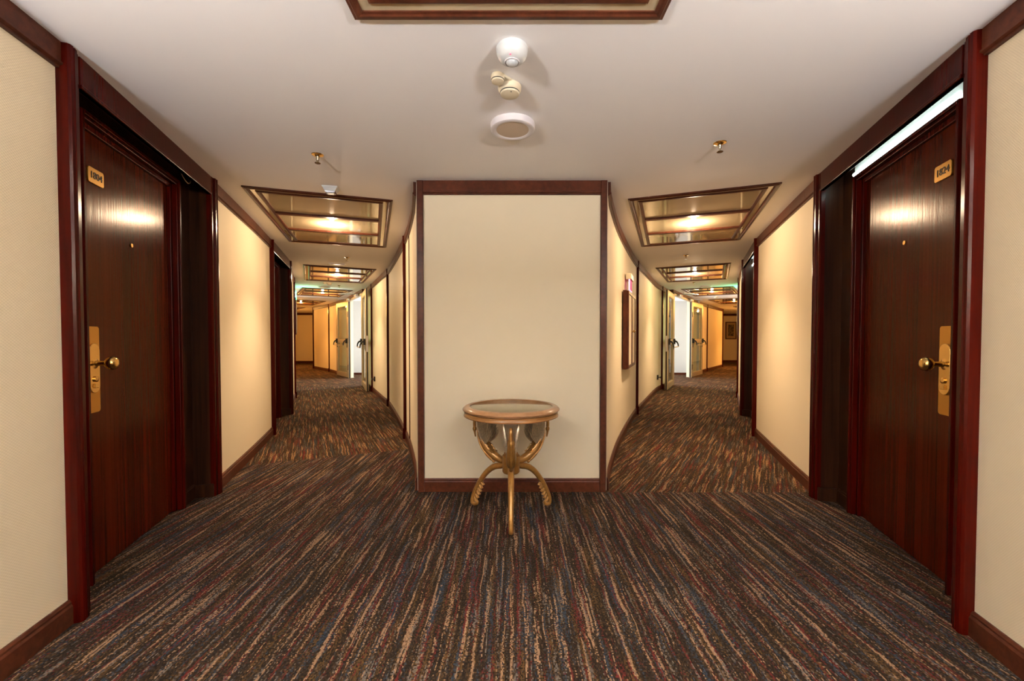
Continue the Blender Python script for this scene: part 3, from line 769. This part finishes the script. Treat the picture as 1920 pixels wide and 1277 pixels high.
# ------------------------------------------------------------------ fire hose cabinet and its lit sign, right inner wall
pa, _ = near_pt(cR_in, 4.72); pb, _ = near_pt(cR_in, 5.52)
F = Frame(pa, pb, 1)    # for the inner wall v<0 must point into the corridor
F.n = Vector((-F.d.y, F.d.x))          # away from the corridor
t = thing('hose_cabinet', 'wooden wall cabinet with two cream doors and brass knobs, right corridor inner wall', 'cabinet', (*pa, 0.80))
Wc, z0, z1, dp = 0.86, 0.785, 1.66, -0.055
bm = BM(); F.box(bm, 0, 0.022, dp, -0.012, z0, z1); F.box(bm, Wc-0.022, Wc, dp, -0.012, z0, z1); F.box(bm, 0.022, Wc-0.022, dp, -0.012, z0, z0+0.022); F.box(bm, 0.022, Wc-0.022, dp, -0.012, z1-0.022, z1)
obj('case', bm, M['brownwood'], t, smooth=False, bevel=0.003)
for k, (a, b, ku) in enumerate(((0.006, Wc/2-0.003, Wc/2-0.045), (Wc/2+0.003, Wc-0.006, Wc/2+0.045))):
    bm = BM(); s = 0.034
    F.box(bm, a, a+s, dp-0.022, dp, z0+0.006, z1-0.006); F.box(bm, b-s, b, dp-0.022, dp, z0+0.006, z1-0.006)
    F.box(bm, a+s, b-s, dp-0.022, dp, z0+0.006, z0+0.006+s); F.box(bm, a+s, b-s, dp-0.022, dp, z1-0.006-s, z1-0.006)
    dr = obj('door', bm, M['brownwood'], t, smooth=False, bevel=0.003)
    bm = BM(); F.box(bm, a+s-0.004, b-s+0.004, dp-0.014, dp, z0+s, z1-s); obj('cream_panel', bm, M['paper'], dr, smooth=False)
    px, py = F.p(Wc/2 + (-0.020 if k == 0 else 0.020), dp-0.022); nn = Vector((-F.n.x, -F.n.y, 0))
    bm = BM(); lathe(bm, [(0, 0), (0.010, 0), (0.007, 0.012), (0.016, 0.020), (0.018, 0.027), (0.010, 0.034), (0, 0.035)], 20)
    bmesh.ops.transform(bm, matrix=Matrix.Translation((px, py, 1.21)) @ nn.to_track_quat('Z', 'Y').to_matrix().to_4x4(), verts=bm.verts); obj('knob', bm, M['brass'], dr)
px, py = F.p(0.42, -0.03)
t = thing('illuminated_sign', 'small lit magenta sign under a white holder above the wooden cabinet', 'sign', (px, py, 1.69))
bm = BM(); F.box(bm, 0.28, 0.56, -0.075, -0.012, 1.815, 1.885); obj('lamp_housing', bm, M['ivory'], t, smooth=False, bevel=0.006)
bm = BM(); F.box(bm, 0.285, 0.555, -0.058, -0.046, 1.692, 1.818); sgp = obj('sign_panel', bm, M['pink'], t, smooth=False)
bm = BM(); F.box(bm, 0.285, 0.555, -0.060, -0.044, 1.686, 1.692); F.box(bm, 0.282, 0.285, -0.060, -0.044, 1.686, 1.816)
obj('lit_edge', bm, M['pinkedge'], sgp, smooth=False)

# ------------------------------------------------------------------ glass fire doors and the lobby behind
def leaf(hx, fx, face_side, label, lock_edge=True):
    """hx hinge point, fx free edge (plan); face_side: side of hinge->free travel that faces the corridor"""
    F = Frame(hx, fx, -1); F.n = Vector((-F.d.y, F.d.x))*(-face_side)    # v<0 faces the corridor
    W, T = F.L, 0.027; HT = 2.17
    t = thing(nm('door'), label, 'fire door', (hx[0], hx[1], 0), 0, 'glazed fire doors', 'structure')
    bm = BM(); s = 0.13
    F.box(bm, 0, s, -T, T, 0.012, HT); F.box(bm, W-s, W-0.004, -T, T, 0.012, HT); F.box(bm, s, W-s, -T, T, 0.012, 0.13); F.box(bm, s, W-s, -T, T, HT-0.11, HT)
    F.box(bm, s, W-s, -T, T, 1.00, 1.085)
    for a, b, c, d in ((s, W-s, 0.13, 0.145), (s, W-s, 1.085, 1.10), (s, W-s, 0.985, 1.0), (s, W-s, HT-0.125, HT-0.11)): F.box(bm, a, b, -T*0.7, T*0.7, c, d)
    obj('frame', bm, M['champ'], t, smooth=False, bevel=0.003)
    bm = BM(); F.box(bm, s, W-s, -0.006, 0.006, 0.13, 1.0); obj('lower_glass', bm, M['glass'], t, smooth=False)
    bm = BM(); F.box(bm, s, W-s, -0.006, 0.006, 1.085, HT-0.11); obj('upper_glass', bm, M['glass'], t, smooth=False)
    bm = BM(); F.box(bm, W-0.006, W+0.003, -0.012, 0.012, 0.012, HT); F.box(bm, -0.003, 0.004, -0.012, 0.012, 0.012, HT); obj('gasket', bm, M['rubber'], t, smooth=False)
    if lock_edge:
        bm = BM(); F.box(bm, W, W+0.005, -0.016, 0.016, 0.84, 1.18); obj('latch_plate', bm, M['steel'], t, smooth=False)
    # panic bar: two bracket arms and a cross bar
    bar = None
    pts = [F.p(0.12, -0.135), F.p(W-0.12, -0.135)]
    bm = BM(); tube(bm, [(*pts[0], 0.93), (*pts[1], 0.93)], 0.011, 12); bar = obj('panic_bar', bm, M['champ'], t)
    for u in (0.10, W-0.10):
        bm = BM(); F.box(bm, u-0.022, u+0.022, -T-0.045, -T, 0.985, 1.115)
        F.box(bm, u-0.018, u+0.018, -T-0.010, -T, 0.86, 0.985)
        q = [(*F.p(u, -T-0.03), 1.06), (*F.p(u, -T-0.07), 1.045), (*F.p(u, -T-0.10), 0.995), (*F.p(u, -0.138), 0.925)]
        qq, rr = smooth_curve(q, [0.020, 0.019, 0.016, 0.013], 5); tube(bm, qq, rr, 12)
        obj('bracket', bm, M['black'], bar, bevel=0.003)
    return t, F
def doorset(sgn, h1, f1, h2, f2, side_name):
    t1, F1 = leaf(h1, f1, sgn, 'near glazed fire door leaf folded back against the %s corridor inner wall' % side_name)
    t2, F2 = leaf(h2, f2, -sgn, 'far glazed fire door leaf beyond the bright opening of the %s corridor' % side_name, False)
    for k, z in enumerate((0.30, 1.06, 1.80)):
        bm = BM(); F2.box(bm, -0.020, -0.003, -0.034, 0.030, z-0.06, z+0.06)
        px, py = F2.p(-0.022, -0.036); lathe(bm, [(0, -0.075), (0.014, -0.075), (0.014, 0.075), (0, 0.075)], 12, (px, py, z)); obj('hinge', bm, M['black'], t2, smooth=False)
    # frame of the opening
    A, B = Vector(h1), Vector(h2); d = (B-A).normalized(); n = Vector((-d.y, d.x))
    def qd(u, v): r = A+d*u+n*v; return (r.x, r.y)
    Lw = (B-A).length
    bm = BM()
    for u0, u1 in ((-0.02, 0.03), (Lw-0.080, Lw-0.045)): prism(bm, [qd(u0, -0.035), qd(u1, -0.035), qd(u1, 0.035), qd(u0, 0.035)], 0, 2.20)
    prism(bm, [qd(0.03, -0.035), qd(Lw-0.05, -0.035), qd(Lw-0.05, 0.035), qd(0.03, 0.035)], 2.15, 2.20)
    struct(nm('trim'), bm, M['champ'], smooth=False, bevel=0.004)
    bm = BM()
    for u0, u1 in ((Lw-0.0845, Lw-0.080),): prism(bm, [qd(u0, -0.012), qd(u1, -0.012), qd(u1, 0.020), qd(u0, 0.020)], 0, 2.15)
    struct(nm('trim'), bm, M['rubber'], smooth=False)
    bm = BM(); prism(bm, [qd(-0.2, -0.05), qd(Lw+0.1, -0.05), qd(Lw+0.1, 0.05), qd(-0.2, 0.05)], 2.20, H); struct('wall_%s_lintel' % side_name, bm, M['brownwood'], smooth=False)
    # overhead closers
    cs = -sgn
    for u0, u1, lab, arm in ((0.30, 0.60, 'near', ((0.45, 0.09), (0.62, 0.46), (0.10, 0.22))), (Lw-0.60, Lw-0.30, 'far', ((Lw-0.45, 0.09), (Lw-0.22, 0.30), (Lw+0.08, 0.12)))):
        px, py = qd(u0, 0)
        c = thing('door_closer', 'grey overhead closer above the %s leaf of the %s fire doors' % (lab, side_name), 'door closer', (px, py, 2.15), 0, 'overhead door closers')
        bm = BM(); prism(bm, [qd(u0, cs*-0.06*-1), qd(u1, cs*0.06), qd(u1, cs*0.11), qd(u0, cs*0.11)], 2.145, 2.195); obj('body', bm, M['steel'], c, smooth=False, bevel=0.005)
        bm = BM(); tube(bm, [(*qd(a[0], cs*a[1]), 2.205) for a in arm], 0.010, 10); obj('arm', bm, M['steel'], c)
doorset(-1, (-3.525, 10.10), (-3.035, 8.94), (-4.60, 12.05), (-5.30, 12.95), 'left')
doorset(1, (3.850, 10.22), (3.330, 9.20), (5.14, 12.25), (5.92, 13.30), 'right')
# black magnetic holders on the wall behind the near leaves
for pts, y, s, lab in ((cL_in, 8.66, 1, 'small black door holder low on the left corridor inner wall'), (cR_in, 9.02, -1, 'small black door holder low on the right corridor inner wall')):
    p, d = near_pt(pts, y); d = Vector(d).normalized(); n = Vector((-d.y, d.x))*s; p = Vector(p); rz = math.atan2(n.y, n.x)
    t = thing('door_holder', lab, 'door holder', (p.x, p.y, 0.30), rz, 'black door holders')
    mt = Matrix.Translation((p.x, p.y, 0.30)) @ Matrix.Rotation(rz, 4, 'Z')
    bm = BM(); box(bm, (0.0, -0.03, -0.05), (0.03, 0.03, 0.05)); bmesh.ops.transform(bm, matrix=mt, verts=bm.verts); obj('base', bm, M['black'], t, smooth=False, bevel=0.004)
    bm = BM(); tube(bm, [(0.03, 0, 0), (0.065, 0, 0), (0.066, 0, 0), (0.075, 0, 0)], [0.010, 0.010, 0.022, 0.022], 16); bmesh.ops.transform(bm, matrix=mt, verts=bm.verts); obj('magnet', bm, M['black'], t)
# lobby
bm = BM(); box(bm, (-5.2, 13.1, 0), (5.75, 13.2, H)); struct('wall_lobby_far', bm, M['lobbywhite'], smooth=False)
bm = BM(); box(bm, (-3.12, 9.7, 0), (3.30, 9.8, H)); struct('wall_lobby_near', bm, M['lobbywhite'], smooth=False)
bm = BM(); box(bm, (-5.2, 13.085, 0), (5.75, 13.1, 0.07)); struct('baseboard_lobby', bm, M['brownwood'], smooth=False)

# framed drawing at the end of the right corridor
t = thing('framed_picture', 'dark wooden framed ink drawing at the far end of the right corridor', 'picture', (10.25, 19.99, 1.10))
x0, x1, z0, z1, yb = 9.99, 10.51, 1.08, 1.89, 19.998
bm = BM(); fw = 0.04
for lo, hi in (((x0, yb-0.03, z0), (x0+fw, yb, z1)), ((x1-fw, yb-0.03, z0), (x1, yb, z1)), ((x0+fw, yb-0.03, z0), (x1-fw, yb, z0+fw)), ((x0+fw, yb-0.03, z1-fw), (x1-fw, yb, z1))): box(bm, lo, hi)
obj('frame', bm, M['brownwood'], t, smooth=False, bevel=0.004)
bm = BM(); box(bm, (x0+fw, yb-0.012, z0+fw), (x1-fw, yb, z1-fw)); obj('mount', bm, M['mat'], t, smooth=False)
bm = BM(); box(bm, (x0+0.13, yb-0.015, z0+0.15), (x1-0.13, yb-0.012, z1-0.13)); obj('drawing', bm, M['art'], t, smooth=False)

# ------------------------------------------------------------------ the swan table
TX, TY = -0.006, 2.712
t = thing('pedestal_table', 'small round gilded table with glass top and three carved swan legs', 'table', (TX, TY, 0))
c0 = (TX, TY, 0)
bm = BM(); lathe(bm, [(0.262, 0.690), (0.262, 0.701), (0.268, 0.7035), (0.284, 0.7020), (0.296, 0.6965), (0.3065, 0.686), (0.308, 0.683), (0.306, 0.679), (0.300, 0.677), (0.3015, 0.6745), (0.2995, 0.672), (0.290, 0.668), (0.262, 0.668)], 96, c0); top = obj('table_top', bm, M['rim'], t)
bm = BM(); lathe(bm, [(0, 0.668), (0.292, 0.668), (0.297, 0.666), (0.296, 0.652), (0.298, 0.649), (0.301, 0.646), (0.300, 0.641), (0.294, 0.639), (0, 0.639)], 96, c0); obj('apron', bm, M['apronwood'], t)
bm = BM(); lathe(bm, [(0, 0.668), (0.262, 0.668), (0.262, 0.691), (0, 0.691)], 64, c0); obj('inset_panel', bm, M['tray'], top)
bm = BM(); lathe(bm, [(0, 0.6915), (0.2605, 0.6915), (0.2605, 0.6985), (0.259, 0.6995), (0, 0.6995)], 96, c0); obj('glass_top', bm, M['topglass'], top)
bm = BM(); lathe(bm, [(0, 0.262), (0.030, 0.262), (0.050, 0.270), (0.056, 0.280), (0.0545, 0.300), (0.0545, 0.370), (0.0565, 0.378), (0.052, 0.385), (0.046, 0.388), (0.046, 0.396), (0.040, 0.404), (0.020, 0.408), (0, 0.409)], 24, c0); obj('hub', bm, M['gold'], t)

def table_leg():
    bm = BM()
    q, r = smooth_curve([(0.035, 0, 0.318), (0.075, 0, 0.305), (0.130, 0, 0.288), (0.185, 0, 0.245), (0.235, 0, 0.180), (0.275, 0, 0.110), (0.300, 0, 0.050), (0.300, 0, 0.020), (0.284, 0, 0.0125), (0.266, 0, 0.018), (0.262, 0, 0.032), (0.272, 0, 0.036)],
                        [0.021, 0.021, 0.020, 0.0185, 0.0175, 0.016, 0.0145, 0.014, 0.0125, 0.011, 0.009, 0.006], 6)
    tube(bm, q, r, 14)
    for k in range(6):        # carved leaves inside the ankle
        x = 0.222+0.0105*k; z = 0.168-0.0235*k
        for y in (-0.006, 0.006):
            q2, r2 = smooth_curve([(x+0.016, y*0.6, z+0.022), (x+0.006, y, z+0.002), (x-0.004, y*1.2, z-0.012), (x-0.014, y, z-0.014)], [0.002, 0.008, 0.007, 0.002], 3); tube(bm, q2, r2, 8)
    return bm
def swan_body():
    bm = BM()
    q, r = smooth_curve([(0.040, 0, 0.340), (0.085, 0, 0.345), (0.135, 0, 0.368), (0.185, 0, 0.408), (0.222, 0, 0.462), (0.240, 0, 0.515), (0.247, 0, 0.560), (0.254, 0, 0.592), (0.268, 0, 0.604), (0.281, 0, 0.592), (0.284, 0, 0.565), (0.283, 0, 0.540)],
                        [0.023, 0.024, 0.029, 0.031, 0.026, 0.018, 0.0135, 0.0115, 0.0105, 0.0105, 0.0105, 0.011], 6)
    tube(bm, q, r, 16)
    ellipsoid(bm, (0.283, 0, 0.522), (0.014, 0.0125, 0.019), 16, 10)                      # head
    tube(bm, [(0.283, 0, 0.512), (0.280, 0, 0.490), (0.277, 0, 0.474), (0.276, 0, 0.468)], [0.009, 0.0065, 0.005, 0.002], 10)   # beak
    # carved plumage: long ridges that sweep down the flanks and curl up over the back
    n = len(q)
    def skin(f, phi, rho):
        x = max(0.0, min(n-1.001, f*(n-1))); i = int(x); t = x-i
        p = q[i].lerp(q[i+1], t); rad = r[i]*(1-t)+r[i+1]*t
        tg = (q[i+1]-q[i]).normalized(); up = Vector((-tg.z, 0, tg.x))        # towards the table's axis
        return p + (up*math.cos(phi) + Vector((0, 1, 0))*math.sin(phi))*rad*rho
    for s in (-1, 1):
        for k in range(6):
            f0, f1 = 0.50-0.018*k, 0.385-0.040*k
            pts = []
            for j in range(7):
                t = j/6; f = f0+(f1-f0)*t
                phi = math.radians((112-10*k)*(1-t)**0.8 + (20+6*k)*(1-(1-t)**0.8)); rho = 0.97+0.30*max(0, t-0.45)**1.2
                pts.append(skin(f, s*phi, rho))
            pts.append(pts[-1] + (skin(f1, s*0.3, 1.5)-skin(f1, s*0.3, 1.0))*0.5)
            q2, r2 = smooth_curve(pts, [0.0015, 0.0035, 0.0046, 0.0056, 0.0064, 0.0068, 0.0058, 0.0022], 3); tube(bm, q2, r2, 8)
        for k in range(3):        # ridges under the belly
            pts = [skin(0.52-0.36*j/6, s*math.radians(128+16*k), 1.0+0.02*math.sin(j)) for j in range(7)]
            q2, r2 = smooth_curve(pts, [0.001, 0.003, 0.004, 0.0045, 0.0045, 0.004, 0.0015], 3); tube(bm, q2, r2, 8)
    for f, phi, rho in ((0.40, 0, 1.45), (0.145, PI, 1.35)): ellipsoid(bm, skin(f, phi, rho), (0.0105, 0.011, 0.0105), 12, 8)
    q3, r3 = smooth_curve([skin(0.50, 0, 0.9), skin(0.46, 0, 1.25), skin(0.42, 0, 1.4), skin(0.40, 0, 1.45)], [0.004, 0.009, 0.010, 0.006], 3); tube(bm, q3, r3, 10)
    q3, r3 = smooth_curve([skin(0.30, PI, 0.9), skin(0.24, PI, 1.15), skin(0.18, PI, 1.25), skin(0.145, PI, 1.35)], [0.004, 0.009, 0.009, 0.005], 3); tube(bm, q3, r3, 10)
    return bm
def wing(s):
    bm = BM()
    tube(bm, [(0.214, s*0.018, 0.450), (0.225, s*0.024, 0.495), (0.227, s*0.033, 0.545), (0.219, s*0.042, 0.595), (0.205, s*0.046, 0.636)], [0.008, 0.0125, 0.0125, 0.011, 0.008], 12)
    NF, NU, NT = 9, 72, 12                 # feathers, samples across the fan, samples along a feather
    def pt(f, t):
        a = math.radians(90+f*34); ln = 0.178-0.075*f**1.5
        lob = abs(math.sin(PI*NF*f))                         # rounded feather tips
        st = Vector((0.216-0.030*f, s*(0.020+0.006*f), 0.456-0.026*f))
        d = Vector((math.cos(a), s*0.14, math.sin(a))).normalized()
        L = ln*(0.90+0.10*lob**0.5)*t
        return st + d*L + Vector((-0.020*f*math.sin(t*2.6), s*(0.004*math.sin(t*3)), 0)), lob
    for side in (1, -1):
        grid = []
        for i in range(NU+1):
            row = []
            for j in range(NT+1):
                f, t = i/NU, j/NT; p, lob = pt(f, t)
                th = 0.0012+0.0062*lob**0.7*min(1, t*3+0.25)*(1-0.75*max(0, (t-0.82)/0.18)**2)*(1+0.25*math.sin(t*26+i*0.2))
                row.append(bm.verts.new(p + Vector((0.15, 1, 0))*side*th*(1 if i not in (0, NU) else 0.3)))
            grid.append(row)
        for i in range(NU):
            for j in range(NT): bm.faces.new((grid[i][j], grid[i+1][j], grid[i+1][j+1], grid[i][j+1]))
        if side == 1: g1 = grid
    def stitch(a, b):
        for k in range(len(a)-1): bm.faces.new((a[k], a[k+1], b[k+1], b[k]))
    stitch(g1[0], grid[0]); stitch(g1[-1], grid[-1]); stitch([r[0] for r in g1], [r[0] for r in grid]); stitch([r[-1] for r in g1], [r[-1] for r in grid])
    return bm
def collar():
    bm = BM(); tube(bm, [(0.060, -0.022, 0.300), (0.066, 0, 0.296), (0.060, 0.022, 0.300)], [0.002, 0.0065, 0.002], 8); return bm
for ang in (-90, 30, 150):
    rm = Matrix.Translation((TX, TY, 0)) @ Matrix.Rotation(math.radians(ang), 4, 'Z')
    bm = table_leg(); bmesh.ops.transform(bm, matrix=rm, verts=bm.verts); lg = obj('leg', bm, M['gold'], t)
    bm = collar(); bmesh.ops.transform(bm, matrix=rm, verts=bm.verts); obj('collar', bm, M['gold'], lg)
    bm = swan_body(); bmesh.ops.transform(bm, matrix=rm, verts=bm.verts); sw = obj('swan', bm, M['gold'], t)
    for s in (-1, 1):
        bm = wing(s); bmesh.ops.transform(bm, matrix=rm, verts=bm.verts); wg = obj('wing', bm, M['silver'], sw); wg['label'] = 'silvered feathered wing'
